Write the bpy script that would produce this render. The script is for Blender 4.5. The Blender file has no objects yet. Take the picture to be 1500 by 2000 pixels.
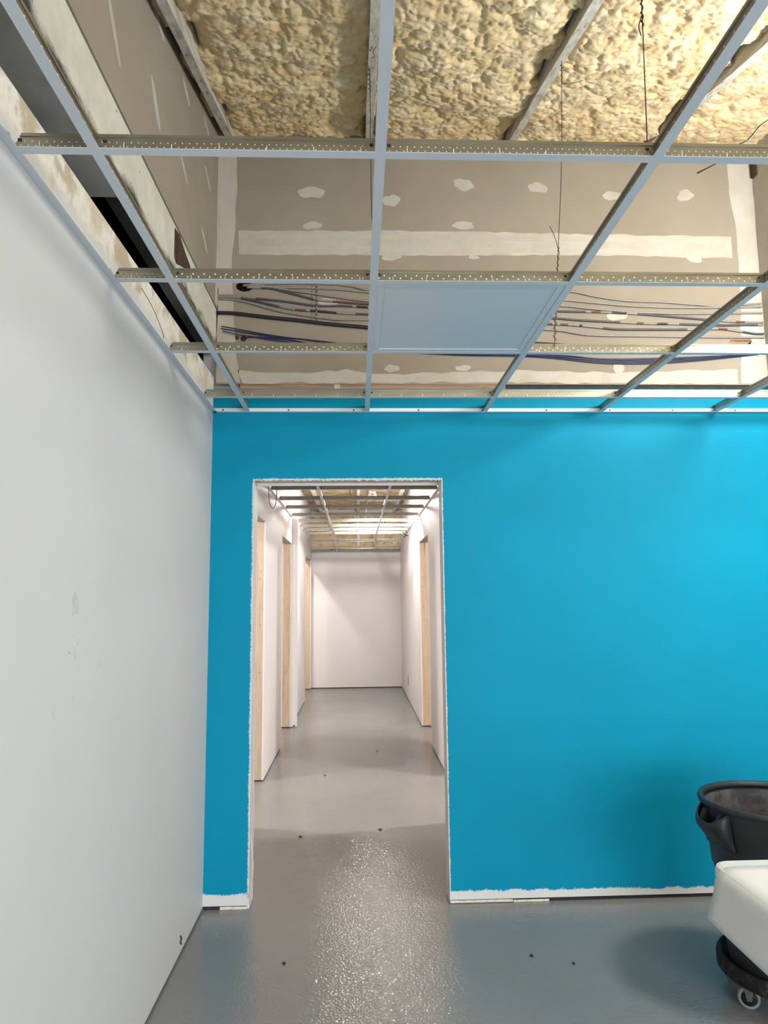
import bpy, bmesh, math, random
import numpy as np
from mathutils import Vector, Matrix, noise as mnoise

random.seed(7)
rng = np.random.RandomState(11)
scene = bpy.context.scene
COL = scene.collection

# ------------------------------------------------------------------ camera
PITCH, YAW, ROLL, CAMZ = 0.1242195, 0.0390803, -0.0101772, 1.445
_f = Vector((math.sin(YAW)*math.cos(PITCH), math.cos(YAW)*math.cos(PITCH), math.sin(PITCH)))
_r = Vector((math.cos(YAW), -math.sin(YAW), 0.0))
_u = _r.cross(_f)
_r2 = _r*math.cos(ROLL) + _u*math.sin(ROLL)
_u2 = -_r*math.sin(ROLL) + _u*math.cos(ROLL)
cam_d = bpy.data.cameras.new('camera')
cam_d.sensor_fit = 'VERTICAL'; cam_d.sensor_height = 36.0; cam_d.sensor_width = 27.0
cam_d.lens = 1358.6/2000*36.0
cam_d.clip_start = 0.05
cam = bpy.data.objects.new('camera', cam_d); COL.objects.link(cam)
cam.matrix_world = Matrix(((_r2.x, _u2.x, -_f.x, 0), (_r2.y, _u2.y, -_f.y, 0), (_r2.z, _u2.z, -_f.z, CAMZ), (0, 0, 0, 1)))
scene.camera = cam

# ------------------------------------------------------------------ world, lights, exposure
w = bpy.data.worlds.new('world'); scene.world = w; w.use_nodes = True
w.node_tree.nodes['Background'].inputs[0].default_value = (0.80, 0.90, 1.0, 1)
w.node_tree.nodes['Background'].inputs[1].default_value = 0.10
scene.view_settings.view_transform = 'Standard'
scene.view_settings.look = 'None'
scene.view_settings.exposure = 1.2
scene.view_settings.gamma = 1.0
scene.view_settings.use_curve_mapping = False

def light(name, kind, loc, power, color, radius=0.05, aim=None, size=None, spot=None, blend=0.3):
    l = bpy.data.lights.new(name, kind); l.energy = power; l.color = color
    if kind in ('POINT', 'SPOT'): l.shadow_soft_size = radius
    if kind == 'AREA': l.shape = 'RECTANGLE'; l.size, l.size_y = size
    if kind == 'SPOT': l.spot_size = math.radians(spot); l.spot_blend = blend
    o = bpy.data.objects.new(name, l); COL.objects.link(o); o.location = loc
    if aim is not None:
        o.rotation_euler = (Vector(aim)-Vector(loc)).to_track_quat('-Z', 'Y').to_euler()
    return o
# temporary work lamp hung above the grid, right of the frame
light('work_lamp_light', 'POINT', (2.12, 2.05, 2.66), 74, (1.0, 0.97, 0.93), 0.17)
# added cool fill light far behind the camera; no shop front is built
light('rear_cool_fill', 'AREA', (2.0, -5.4, 1.55), 250, (0.86, 0.93, 1.0), aim=(1.2, 3.5, 1.5), size=(4.6, 2.5))
# added fill lamp behind the camera, lifts the foam and walls
light('rear_fill_light', 'POINT', (1.7, -1.6, 2.25), 50, (1.0, 0.97, 0.94), 0.25)
# lamps in the corridor and in the rooms off it, plus two added fills
light('corridor_clamp_lamp_light', 'SPOT', (0.19, 8.40, 2.645), 52, (1.0, 0.952, 0.94), 0.05, aim=(0.62, 9.5, 1.2), spot=125, blend=0.35)
light('corridor_clamp_fill', 'POINT', (0.19, 8.40, 2.610), 31, (1.0, 0.952, 0.94), 0.06)  # added fill at the clamp lamp for the deck and floor streak
light('right_room_lamp_light', 'POINT', (2.15, 5.05, 2.25), 110, (1.0, 0.952, 0.94), 0.05)
light('left_room_lamp_light', 'POINT', (-1.30, 10.3, 2.68), 34, (1.0, 0.952, 0.94), 0.04)
light('left_front_room_fill', 'POINT', (-2.3, 5.2, 2.2), 85, (1.0, 0.952, 0.94), 0.15)  # added to brighten the right corridor wall

# ------------------------------------------------------------------ helpers
def tag(o, label=None, cat=None, group=None, kind=None):
    if label: o['label'] = label
    if cat: o['category'] = cat
    if group: o['group'] = group
    if kind: o['kind'] = kind
    return o

class MB:
    """collects geometry for one mesh"""
    def __init__(s): s.v = []; s.f = []; s.sm = []; s.c = None
    def box(s, x0, x1, y0, y1, z0, z1):
        b = len(s.v)
        s.v += [(x0,y0,z0),(x1,y0,z0),(x1,y1,z0),(x0,y1,z0),(x0,y0,z1),(x1,y0,z1),(x1,y1,z1),(x0,y1,z1)]
        s.f += [tuple(b+i for i in q) for q in ((0,3,2,1),(4,5,6,7),(0,1,5,4),(1,2,6,5),(2,3,7,6),(3,0,4,7))]
        s.sm += [False]*6; return s
    def hexa(s, pts):
        b = len(s.v); s.v += [tuple(p) for p in pts]
        s.f += [tuple(b+i for i in q) for q in ((0,3,2,1),(4,5,6,7),(0,1,5,4),(1,2,6,5),(2,3,7,6),(3,0,4,7))]
        s.sm += [False]*6; return s
    def prism(s, poly, off):
        """flat polygon (list of 3D points) extruded by vector off"""
        b = len(s.v); n = len(poly); o = Vector(off)
        s.v += [tuple(p) for p in poly] + [tuple(Vector(p)+o) for p in poly]
        s.f.append(tuple(range(b+n-1, b-1, -1))); s.f.append(tuple(range(b+n, b+2*n)))
        s.f += [(b+i, b+(i+1) % n, b+n+(i+1) % n, b+n+i) for i in range(n)]
        s.sm += [False]*(n+2); return s
    def tube(s, pts, r, n=8, cap=True, rfun=None):
        pts = [Vector(p) for p in pts]; b = len(s.v); m = len(pts)
        prev = None
        for i, p in enumerate(pts):
            t = (pts[min(i+1, m-1)]-pts[max(i-1, 0)]).normalized()
            if prev is None:
                a = Vector((0,0,1)) if abs(t.z) < .9 else Vector((1,0,0)); prev = (a - t*a.dot(t)).normalized()
            prev = (prev - t*prev.dot(t)).normalized(); bi = t.cross(prev)
            rr = rfun(i) if rfun else r
            for k in range(n):
                a = 2*math.pi*k/n; s.v.append(tuple(p + prev*(rr*math.cos(a)) + bi*(rr*math.sin(a))))
        for i in range(m-1):
            for k in range(n):
                s.f.append((b+i*n+k, b+i*n+(k+1) % n, b+(i+1)*n+(k+1) % n, b+(i+1)*n+k)); s.sm.append(True)
        if cap:
            s.f.append(tuple(b+k for k in range(n-1, -1, -1))); s.f.append(tuple(b+(m-1)*n+k for k in range(n))); s.sm += [False]*2
        return s
    def lathe(s, prof, c=(0,0,0), n=48, closed=True):
        """profile list of (r,z); closed loop profile"""
        b = len(s.v); m = len(prof)
        for r, z in prof:
            for k in range(n):
                a = 2*math.pi*k/n; s.v.append((c[0]+r*math.cos(a), c[1]+r*math.sin(a), c[2]+z))
        for i in range(m if closed else m-1):
            j = (i+1) % m
            for k in range(n):
                s.f.append((b+i*n+k, b+i*n+(k+1) % n, b+j*n+(k+1) % n, b+j*n+k)); s.sm.append(True)
        return s
    def build(s, name, mat, parent=None, bevel=0, fix=True):
        me = bpy.data.meshes.new(name); me.from_pydata(s.v, [], s.f); me.update()
        me.polygons.foreach_set('use_smooth', s.sm)
        if fix:
            bm = bmesh.new(); bm.from_mesh(me); bmesh.ops.recalc_face_normals(bm, faces=bm.faces); bm.to_mesh(me); bm.free()
        if s.c is not None:
            ca = me.color_attributes.new('Col', 'FLOAT_COLOR', 'POINT')
            ca.data.foreach_set('color', np.array(s.c, dtype=np.float32).ravel())
        if mat: me.materials.append(mat)
        o = bpy.data.objects.new(name, me); COL.objects.link(o)
        if parent: o.parent = parent
        if bevel:
            md = o.modifiers.new('bevel', 'BEVEL'); md.width = bevel; md.segments = 2; md.limit_method = 'ANGLE'
        return o

def empty(name, loc=(0,0,0)):
    o = bpy.data.objects.new(name, None); COL.objects.link(o); o.location = loc; o.empty_display_size = .1; return o

def spline(pts, step):
    """Catmull-Rom resample"""
    P = [Vector(p) for p in pts]; P = [2*P[0]-P[1]] + P + [2*P[-1]-P[-2]]; out = []
    for i in range(1, len(P)-2):
        a, b, c, d = P[i-1:i+3]; L = (c-b).length; n = max(1, int(round(L/step)))
        for k in range(n):
            t = k/n
            # centripetal-ish damping: use finite-difference tangents scaled to the segment
            m1 = (c-a)*(L/max(1e-6, (c-b).length+(b-a).length)); m2 = (d-b)*(L/max(1e-6, (c-b).length+(d-c).length))
            h1 = 2*t**3-3*t**2+1; h2 = -2*t**3+3*t**2; h3 = t**3-2*t**2+t; h4 = t**3-t**2
            out.append(b*h1+c*h2+m1*h3+m2*h4)
    out.append(P[-2]); return out

# ------------------------------------------------------------------ materials
class M:
    def __init__(s, name, color=(.5,.5,.5), rough=.6, metal=0.0, spec=.5):
        s.m = bpy.data.materials.new(name); s.m.use_nodes = True; s.t = s.m.node_tree
        s.b = s.t.nodes['Principled BSDF']
        s.b.inputs['Base Color'].default_value = (*color, 1); s.b.inputs['Roughness'].default_value = rough
        s.b.inputs['Metallic'].default_value = metal; s.b.inputs['Specular IOR Level'].default_value = spec
        s.coord = None
    def n(s, typ, **kw):
        nd = s.t.nodes.new(typ)
        for k, v in kw.items(): setattr(nd, k, v)
        return nd
    def l(s, a, b): s.t.links.new(a, b)
    def co(s):
        if s.coord is None: s.coord = s.n('ShaderNodeTexCoord').outputs['Object']
        return s.coord
    def sep(s):
        sp = s.n('ShaderNodeSeparateXYZ'); s.l(s.co(), sp.inputs[0]); return sp.outputs
    def noise(s, scale, detail=4, rough=.55, vec=None, stretch=None, dist=0):
        nd = s.n('ShaderNodeTexNoise'); nd.inputs['Scale'].default_value = scale
        nd.inputs['Detail'].default_value = detail; nd.inputs['Roughness'].default_value = rough
        nd.inputs['Distortion'].default_value = dist
        v = vec or s.co()
        if stretch:
            mp = s.n('ShaderNodeMapping'); mp.inputs['Scale'].default_value = stretch; s.l(v, mp.inputs[0]); v = mp.outputs[0]
        s.l(v, nd.inputs['Vector']); return nd.outputs[0]
    def math(s, op, a, b=None, c=None, clamp=False):
        nd = s.n('ShaderNodeMath', operation=op); nd.use_clamp = clamp
        for i, x in enumerate((a, b, c)):
            if x is None: continue
            if isinstance(x, (int, float)): nd.inputs[i].default_value = x
            else: s.l(x, nd.inputs[i])
        return nd.outputs[0]
    def ramp(s, fac, stops):
        nd = s.n('ShaderNodeValToRGB'); e = nd.color_ramp.elements
        while len(e) < len(stops): e.new(.5)
        for i, (p, c) in enumerate(stops): e[i].position = p; e[i].color = (*c, 1) if len(c) == 3 else c
        s.l(fac, nd.inputs[0]); return nd.outputs[0]
    def step(s, fac, lo, hi):
        nd = s.n('ShaderNodeMapRange'); nd.inputs[1].default_value = lo; nd.inputs[2].default_value = hi
        s.l(fac, nd.inputs[0]); return nd.outputs[0]
    def mix(s, fac, a, b):
        nd = s.n('ShaderNodeMix', data_type='RGBA')
        if isinstance(fac, (int, float)): nd.inputs[0].default_value = fac
        else: s.l(fac, nd.inputs[0])
        for i, x in ((6, a), (7, b)):
            if isinstance(x, tuple): nd.inputs[i].default_value = (*x, 1)
            else: s.l(x, nd.inputs[i])
        return nd.outputs[2]
    def color(s, x): s.l(x, s.b.inputs['Base Color']); return s
    def bump(s, h, strength=.3, dist=.01):
        nd = s.n('ShaderNodeBump'); nd.inputs['Strength'].default_value = strength; nd.inputs['Distance'].default_value = dist
        s.l(h, nd.inputs['Height']); s.l(nd.outputs[0], s.b.inputs['Normal']); return s

def simple(name, color, rough=.6, metal=0.0, var=.12, scale=12, spec=.5, bump=0, bscale=80):
    m = M(name, color, rough, metal, spec); n = m.noise(scale)
    lo = tuple(c*(1-var) for c in color); hi = tuple(min(1, c*(1+var)) for c in color)
    m.color(m.ramp(n, [(.3, lo), (.7, hi)]))
    if bump: m.bump(m.noise(bscale, 3), bump, .003)
    return m.m

D = 3.504            # blue wall face
XL = -0.735          # white left wall face
ZG = 2.402           # underside of the ceiling grid
S = 0.6096
X0, Y0 = -0.555, 1.404
DX0, DX1, DZ = -0.519, 0.433, 2.048     # opening in the blue wall
RS = 0.295           # roof slope (rises away from the camera)
def roofz(y): return 3.89 + RS*(y-D)

# blue wall paint with raw white margins
m = M('blue_wall_paint', rough=.6, spec=.12)
sp = m.sep(); fine = m.noise(150, 6, .7); mid = m.noise(14, 4, .6); big = m.noise(3, 3)
fz = m.math('ADD', m.math('MULTIPLY', fine, .035), m.math('MULTIPLY', mid, .035))
edge = m.math('SUBTRACT', sp[2], fz)                       # z minus noise
# brushed edge height drops a little towards the right
edge = m.math('ADD', edge, m.math('MULTIPLY', sp[0], .010))
base = m.step(edge, .026, .030)
dx = m.math('MAXIMUM', m.math('SUBTRACT', DX0, sp[0]), m.math('MULTIPLY', m.math('SUBTRACT', sp[0], DX1), 1.8))
dd = m.math('MAXIMUM', dx, m.math('SUBTRACT', sp[2], DZ))
dn = m.math('SUBTRACT', dd, m.math('ADD', m.math('MULTIPLY', fine, .026), m.math('MULTIPLY', mid, .014)))
door = m.step(dn, -.0145, -.0095)
fac = m.math('MULTIPLY', base, door)
blue = m.ramp(big, [(.3, (0.0, .212, .345)), (.7, (0.0, .226, .365))])
m.color(m.mix(fac, (.58, .58, .565), blue)); m.bump(m.noise(260, 2), .06, .002)
BLUE = m.m

# white painted left wall, raw above the grid
m = M('white_wall_paint', rough=.5, spec=.3)
sp = m.sep(); n1 = m.noise(1.3, 3); n2 = m.noise(5, 5, .6)
white = m.ramp(n1, [(.3, (.565, .570, .567)), (.7, (.590, .595, .592))])
raw = m.ramp(n2, [(.42, (.46, .40, .30)), (.5, (.74, .73, .68)), (.62, (.56, .50, .40))])
hz = m.math('ADD', sp[2], m.math('MULTIPLY', m.math('SUBTRACT', n2, .5), .16))
m.color(m.mix(m.step(hz, 2.455, 2.475), white, raw)); m.bump(m.noise(230, 2), .05, .002)
WHITE = m.m

def corridor_white():
    m = M('corridor_paint', rough=.55, spec=.3); n1 = m.noise(1.2, 3)
    m.color(m.ramp(n1, [(.3, (.695, .668, .658)), (.7, (.735, .71, .70))])); return m.m
CWHITE = corridor_white()

m = M('drywall_paper', rough=.85, spec=.15)
m.color(m.ramp(m.noise(2.2, 5, .6), [(.3, (.245, .212, .165)), (.7, (.285, .250, .198))])); m.bump(m.noise(300, 2), .05, .001)
PAPER = m.m
m = M('joint_compound', rough=.75, spec=.2)
m.color(m.ramp(m.noise(9, 5, .6), [(.3, (.38, .352, .300)), (.7, (.46, .435, .385))])); m.bump(m.noise(40, 4), .1, .003)
MUD = m.m
m = M('joint_compound_tape', rough=.75, spec=.2)
m.color(m.ramp(m.noise(5, 5, .6, stretch=(1, 1, .3)), [(.3, (.385, .348, .285)), (.7, (.47, .44, .385))]))
TAPE = m.m

# floor: glossy grey epoxy with a pebbled skin
m = M('epoxy_floor', rough=.2, spec=.5)
n1 = m.noise(1.1, 4); n2 = m.noise(420, 2)
m.color(m.mix(m.math('MULTIPLY', n2, .25), m.ramp(n1, [(.3, (.180, .186, .186)), (.7, (.220, .223, .220))]), (.30, .30, .29)))
bv = m.n('ShaderNodeTexVoronoi'); bv.inputs['Scale'].default_value = 105; m.l(m.co(), bv.inputs['Vector'])
hgt = m.math('ADD', m.math('MULTIPLY', bv.outputs['Distance'], .6), m.noise(60, 3))
nb = m.n('ShaderNodeBump'); nb.inputs['Strength'].default_value = .34; nb.inputs['Distance'].default_value = .0045
m.l(hgt, nb.inputs['Height']); m.l(nb.outputs[0], m.b.inputs['Normal'])
m.l(m.ramp(m.noise(2.0, 4), [(.3, (.07,)*3), (.7, (.13,)*3)]), m.b.inputs['Roughness'])
FLOOR = m.m

# galvanised tee webs, pattern of punched stitches along local x
def tee_mat(name, pitch, z1, z2, r):
    m = M(name, (.52, .51, .47), .30, .85); sp = m.sep()
    def dots(p, off, z, rr):
        a = m.math('SUBTRACT', m.math('MODULO', m.math('ADD', sp[0], 10+off), p), p/2)
        b = m.math('SUBTRACT', sp[2], z)
        d = m.math('SQRT', m.math('ADD', m.math('MULTIPLY', a, a), m.math('MULTIPLY', b, b)))
        return m.math('LESS_THAN', d, rr)
    dd = m.math('MAXIMUM', dots(pitch, 0, z1, r), dots(pitch, pitch/2, z2, r))
    slot = m.math('MULTIPLY', m.math('LESS_THAN', m.math('MODULO', m.math('ADD', sp[0], 10), .1016), .0016), m.math('LESS_THAN', sp[2], .018))
    dd = m.math('MAXIMUM', dd, slot)
    base = m.ramp(m.noise(6, 5, .65, stretch=(.6, 1, 6)), [(.3, (.27, .258, .205)), (.7, (.42, .405, .34))])
    m.color(m.mix(dd, base, (.80, .79, .70)))
    m.l(m.math('SUBTRACT', .88, m.math('MULTIPLY', dd, .8)), m.b.inputs['Metallic'])
    m.bump(m.noise(90, 3, stretch=(.2, 1, 1)), .08, .001)
    return m.m
TEE = tee_mat('galvanised_tee', .0155, .011, .0205, .0013)
TEE2 = tee_mat('galvanised_main_tee', .033, .012, .021, .0024)
CAP = simple('white_tee_face', (.60, .645, .69), .45, 0, .03, 3)
ANGLE = simple('white_wall_angle', (.62, .655, .69), .45, 0, .03, 3)

# foam
m = M('spray_foam', rough=.6, spec=.25)
n = m.noise(7, 6, .65); n2 = m.noise(34, 4, .6)
c = m.ramp(n, [(.28, (.59, .41, .195)), (.5, (.645, .505, .290)), (.72, (.69, .595, .42))])
m.color(m.mix(m.math('MULTIPLY', m.step(n2, .45, .75), .35), c, (.73, .65, .48))); m.bump(m.noise(120, 4), .35, .004)
FOAM = m.m
def wood(name, lo, hi, axis='Y', dark=None, crack=.4):
    m = M(name, rough=.75, spec=.2)
    st = {'X': (1.2, 26, 26), 'Y': (26, 1.2, 26), 'Z': (26, 26, 1.2)}[axis]
    st2 = {'X': (.6, 8, 8), 'Y': (8, .6, 8), 'Z': (8, 8, .6)}[axis]
    g = m.noise(2.2, 7, .65, stretch=st); g2 = m.noise(3, 4, .6, stretch=st2)
    c = m.ramp(g, [(.3, lo), (.65, hi)])
    if dark:
        c = m.mix(m.math('MULTIPLY', m.step(g2, .54, .66), crack), c, dark)
        k = m.noise(1.6, 5, .7, stretch=tuple(q*1.2 for q in st)); c = m.mix(m.math('MULTIPLY', m.step(k, .62, .66), .85), c, dark)
    m.color(c); m.bump(g, .35, .004); return m.m
RAFTER = wood('weathered_rafter', (.36, .33, .28), (.60, .57, .50), 'Y', (.05, .045, .04), .35)
BEAM = None
m = M('old_white_beam_paint', rough=.8, spec=.2)
sp = m.sep(); g = m.noise(10, 6, .7); st = m.noise(5, 6, .7, stretch=(1, .5, 1))
c = m.ramp(g, [(.3, (.44, .43, .365)), (.7, (.57, .555, .485))])
low = m.math('SUBTRACT', m.math('ADD', sp[2], m.math('MULTIPLY', st, .20)), 2.878)   # grime creeping up the lower edge
c = m.mix(m.step(low, .012, -.022), c, (.045, .043, .04))
c = m.mix(m.math('MULTIPLY', m.step(m.noise(22, 3), .70, .74), .9), c, (.05, .045, .04))
m.color(c); m.bump(g, .4, .006); BEAM = m.m
m = M('grey_soffit_board', rough=.85, spec=.15)
g = m.noise(4, 6, .65, stretch=(1, .6, 1)); c = m.ramp(g, [(.35, (.28, .275, .25)), (.65, (.46, .455, .425))])
c = m.mix(m.step(m.noise(17, 2), .735, .75), c, (.02, .018, .016)); m.color(c); SOFFIT = m.m
VOID = simple('painted_recess_shade', (.006, .005, .005), .95, 0, .3, 6, spec=.05)  # near-black colour that paints in the shade of the cavity and holes
STUD = wood('pine_stud', (.47, .365, .26), (.60, .485, .365), 'Z', (.22, .14, .085), .22)
PLATE = wood('pine_plate', (.20, .125, .07), (.36, .25, .155), 'X', (.06, .04, .03), .3)
DARKWOOD = wood('dark_stained_wood', (.030, .018, .012), (.075, .045, .03), 'Z')
GYP = simple('raw_gypsum_edge', (.60, .565, .50), .9, 0, .25, 60)
GAP_SHADE_BITS = simple('gap_shade_and_black_bits', (.018, .017, .016), .8, 0, .4, 20)  # near-black: paints the shade in gaps and slots, also colours small dark fittings
WIRE = simple('dark_tie_wire', (.035, .030, .026), .5, .6, .2)
def vcol(name, rough, metal):
    m = M(name, rough=rough, metal=metal); a = m.n('ShaderNodeVertexColor'); a.layer_name = 'Col'
    m.color(a.outputs[0]); return m.m
ARMOR = vcol('cable_armour', .45, .15)
BLKCABLE = simple('black_cable_jacket', (.008, .008, .009), .45, 0, .3)
BLUECABLE = simple('blue_cable_jacket', (.008, .017, .075), .4, 0, .25)
STRAP = simple('perforated_strap', (.30, .29, .26), .4, .8, .2)

# ------------------------------------------------------------------ the setting: floor
fl = MB().box(-3.4, 5.2, -6.0, 13.0, -.05, 0).build('floor', FLOOR); tag(fl, kind='structure')

# blue wall (gypsum sheets over studs), opening towards the corridor
b = MB(); y0, y1 = D, D+.0127
def zb(x): return .020 - .004*(x+.7)       # sheet stops short of the floor
for xa, xb, za in ((XL, DX0, None), (DX1, 5.2, None)):
    z0 = .018
    b.box(xa, xb, y0, y1, z0, 2.528)
b.box(DX0, DX1, y0, y1, DZ, 2.528)
wall = b.build('wall_back', BLUE); tag(wall, kind='structure')
b = MB()
for xa, xb in ((XL-.1, DX0), (DX1, 5.2)): b.box(xa, xb, D+.110, D+.1225, .0, 2.95)
b.box(DX0, DX1, D+.110, D+.1225, DZ-.01, 2.95)
b.build('corridor_sheet', CWHITE, wall)
# jamb and head faces inside the opening
MB().box(DX0-.089, DX0-.001, D+.0135, D+.109, .0, 2.5).build('jamb_stud', CWHITE, wall)
MB().box(DX1+.001, DX1+.089, D+.0135, D+.109, .0, 2.5).build('jamb_stud', CWHITE, wall)
MB().box(DX0, DX1, D+.0150, D+.108, DZ+.004, 2.5).build('head_plate', GYP, wall)
MB().box(XL, DX0-.02, D+.006, D+.1, .0, .019).build('gap_shade_plate', GAP_SHADE_BITS, wall)  # plate coloured near-black to paint the shade of the gap under the sheet
MB().box(DX1+.02, 5.2, D+.006, D+.1, .0, .019).build('gap_shade_plate', GAP_SHADE_BITS, wall)
MB().box(DX1+.003, .735, D+.001, D+.02, .003, .014).build('filler_strip', GYP, wall)
MB().box(.738, .91, D+.001, D+.02, .001, .010).build('filler_strip', GYP, wall)
MB().box(-.655, DX0-.01, D+.001, D+.02, .001, .014).build('filler_strip', GYP, wall)
# torn paper curl on the lower left jamb, ragged gypsum crumbs along the head
pts = [(DX0+.004, D+.004, .34), (DX0+.012, D-.004, .27), (DX0+.019, D-.010, .19), (DX0+.011, D-.006, .10), (DX0-.004, D-.004, .055)]
MB().tube(spline(pts, .02), .0022, 5).build('torn_paper_edge', WHITE, wall)
b = MB()
for i in range(60):
    x = random.uniform(DX0+.01, DX1-.01); s = random.uniform(.002, .006)
    b.box(x, x+random.uniform(.004, .018), D+.001, D+.012, DZ-s, DZ+.001)
b.build('ragged_gypsum', GYP, wall)
# bare wood plate on top of the blue wall
MB().box(-.60, .78, D+.004, D+.05, 2.5285, 2.556).build('top_plate', PLATE, wall)
MB().box(-.115, -.085, D+.002, D+.02, 2.5285, 2.552).build('compound_dab', MUD, wall)
MB().box(.78, 2.5, D+.008, D+.05, 2.5285, 2.55).build('top_gap_shade', GAP_SHADE_BITS, wall)  # dark strip standing in for the shaded gap

# raw drywall above the blue wall
uw = MB().box(-.722, 5.2, D, D+.0127, 2.552, 4.02).build('wall_back_upper', PAPER); tag(uw, kind='structure')
def blob(name, cx, cz, a, h, par, mat, plane='Y', at=D, n=22, seed=0, t=.0012, rough=.22, slant=0):
    r = random.Random(seed*977+int(cx*1000)); ph = [r.uniform(0, 6.28) for _ in range(4)]; poly = []
    for k in range(n):
        th = 2*math.pi*k/n
        q = 1 + rough*(.5*math.sin(2*th+ph[0])+.35*math.sin(3*th+ph[1])+.3*math.sin(5*th+ph[2])) + r.uniform(-.05, .05)
        u, v = a*q*math.cos(th), h*q*math.sin(th)+slant*a*math.cos(th)
        poly.append((cx+u, at-.0002, cz+v) if plane == 'Y' else (at+.0002, cx+u, cz+v))
    off = (0, -t, 0) if plane == 'Y' else (t, 0, 0)
    return MB().prism(poly, off).build(name, mat, par)
for i, (x, z, a, h) in enumerate([(-0.236, 3.613, .066, .036), (-0.23, 3.424, .049, .023), (0.193, 3.572, .044, .036), (0.586, 3.669, .054, .034), (0.58, 3.433, .066, .022), (0.992, 3.657, .052, .031), (1.402, 3.614, .050, .029), (1.807, 3.623, .046, .032), (0.631, 3.253, .027, .012), (1.832, 3.262, .046, .027), (0.189, 3.255, .049, .026), (0.185, 2.637, .037, .022), (0.56, 2.640, .038, .017), (1.385, 2.640, .034, .024), (1.392, 2.931, .056, .026), (-0.148, 2.998, .060, .018)]):
    blob('screw_patch', x, z, a, h, uw, MUD, seed=i+1)
def band(name, pts_top, pts_bot, par, mat, t=.0009, seed=1, jag=.004, plane='Y', at=D):
    r = random.Random(seed)
    def dense(p):
        o = []
        for (a, b_), (c, d) in zip(p, p[1:]):
            k = max(1, int(math.hypot(c-a, d-b_)/.05))
            o += [(a+(c-a)*i/k + r.uniform(-jag, jag), b_+(d-b_)*i/k + r.uniform(-jag, jag)) for i in range(k)]
        return o + [p[-1]]
    poly = dense(pts_top) + dense(pts_bot)[::-1]
    P = [(u, at-.0002, v) if plane == 'Y' else (at+.0002, u, v) for u, v in poly]
    return MB().prism(P, (0, -t, 0) if plane == 'Y' else (t, 0, 0)).build(name, mat, par)
band('joint_tape', [(-.62, 3.392), (.4, 3.400), (1.2, 3.392), (2.045, 3.385)], [(-.62, 3.258), (.4, 3.262), (1.2, 3.272), (2.045, 3.262)], uw, MUD, seed=3)
band('joint_tape_ridge', [(-.60, 3.372), (.7, 3.380), (2.0, 3.37)], [(-.60, 3.345), (.7, 3.352), (2.0, 3.345)], uw, TAPE, t=.0014, seed=4, jag=.003)
band('joint_tape_ridge', [(-.60, 3.305), (.7, 3.31), (2.0, 3.305)], [(-.60, 3.276), (.7, 3.283), (2.0, 3.28)], uw, TAPE, t=.0014, seed=5, jag=.003)
band('corner_tape', [(-.722, 4.0), (-.722, 3.2), (-.722, 2.56)], [(-.645, 4.0), (-.630, 3.62), (-.638, 3.45), (-.655, 3.2), (-.640, 2.98), (-.620, 2.7), (-.600, 2.56)], uw, TAPE, seed=6)
band('corner_tape', [(2.06, 4.0), (2.055, 3.6), (2.08, 3.4), (2.07, 3.0), (2.04, 2.56)], [(2.19, 4.0), (2.19, 3.4), (2.19, 2.56)], uw, MUD, seed=7)
band('bottom_compound', [(-.61, 2.622), (-.3, 2.610), (-.05, 2.628), (.1, 2.605), (.5, 2.615), (.9, 2.628), (1.3, 2.618), (1.8, 2.632), (2.025, 2.640)], [(-.59, 2.558), (.5, 2.562), (1.2, 2.558), (2.025, 2.556)], uw, MUD, seed=8, jag=.006)
for x, z, r in ((-.664, 2.799, .011), (-.645, 2.803, .013), (-.620, 2.800, .012), (-.585, 2.795, .016)):
    p = [(x+r*math.cos(k*.7854), D-.0003, z+r*math.sin(k*.7854)) for k in range(8)]
    MB().prism(p, (0, -.0007, 0)).build('drilled_hole', DARKWOOD, uw)
p = [(-.583+.045*math.cos(k*.5236), D-.0003, 3.080+.028*math.sin(k*.5236)) for k in range(12)]
MB().prism(p, (0, -.001, 0)).build('conduit_hole_shade', VOID, uw)
blob('torn_paper', 2.05, 2.770, .075, .045, uw, PLATE, seed=31)
blob('torn_paper', 2.16, 2.765, .070, .040, uw, SOFFIT, seed=32)
# boxed-in column closing the raw wall on the right
col = MB().box(2.19, 2.75, D-.42, D, 2.56, 4.0).build('wall_right_column', MUD); tag(col, kind='structure')
MB().box(2.176, 2.19, D-.05, D-.012, 3.72, 4.0).build('wood_stub', DARKWOOD, col)

# white left wall
b = MB()
b.hexa([(XL-.115, -6, .012), (XL, -6, .012), (XL, D, .012), (XL-.115, D, .012), (XL-.115, -6, 2.42), (XL, -6, 2.42), (XL, D, 2.588), (XL-.115, D, 2.588)])
wl = b.build('wall_left', WHITE); tag(wl, kind='structure')
MB().box(XL-.1, XL-.004, -6, D, 0, .011).build('gap_shade_plate', GAP_SHADE_BITS, wl)
SMUDGE = simple('grey_scuff', (.505, .51, .505), .6, 0, .1, 60)
SMUDGE2 = simple('dark_scuff', (.47, .475, .47), .6, 0, .2, 60)
band('scuff_mark', [(1.838, 1.452), (1.850, 1.470), (1.864, 1.470), (1.874, 1.455)], [(1.846, 1.405), (1.855, 1.415), (1.868, 1.415), (1.880, 1.408)], wl, SMUDGE, t=.0003, plane='X', at=XL, jag=.001)
for (ya, za, yb, zb_) in ((1.822, 1.322, 1.838, 1.315), (1.86, 1.36, 1.868, 1.30), (1.88, 1.35, 1.884, 1.33), (1.74, 1.20, 1.756, 1.165), (1.86, 1.22, 1.866, 1.195), (2.03, 1.28, 2.04, 1.265)):
    MB().tube([(XL+.0002, ya, za), (XL+.0002, yb, zb_)], .0012, 4).build('scuff_mark', SMUDGE2, wl)
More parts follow.
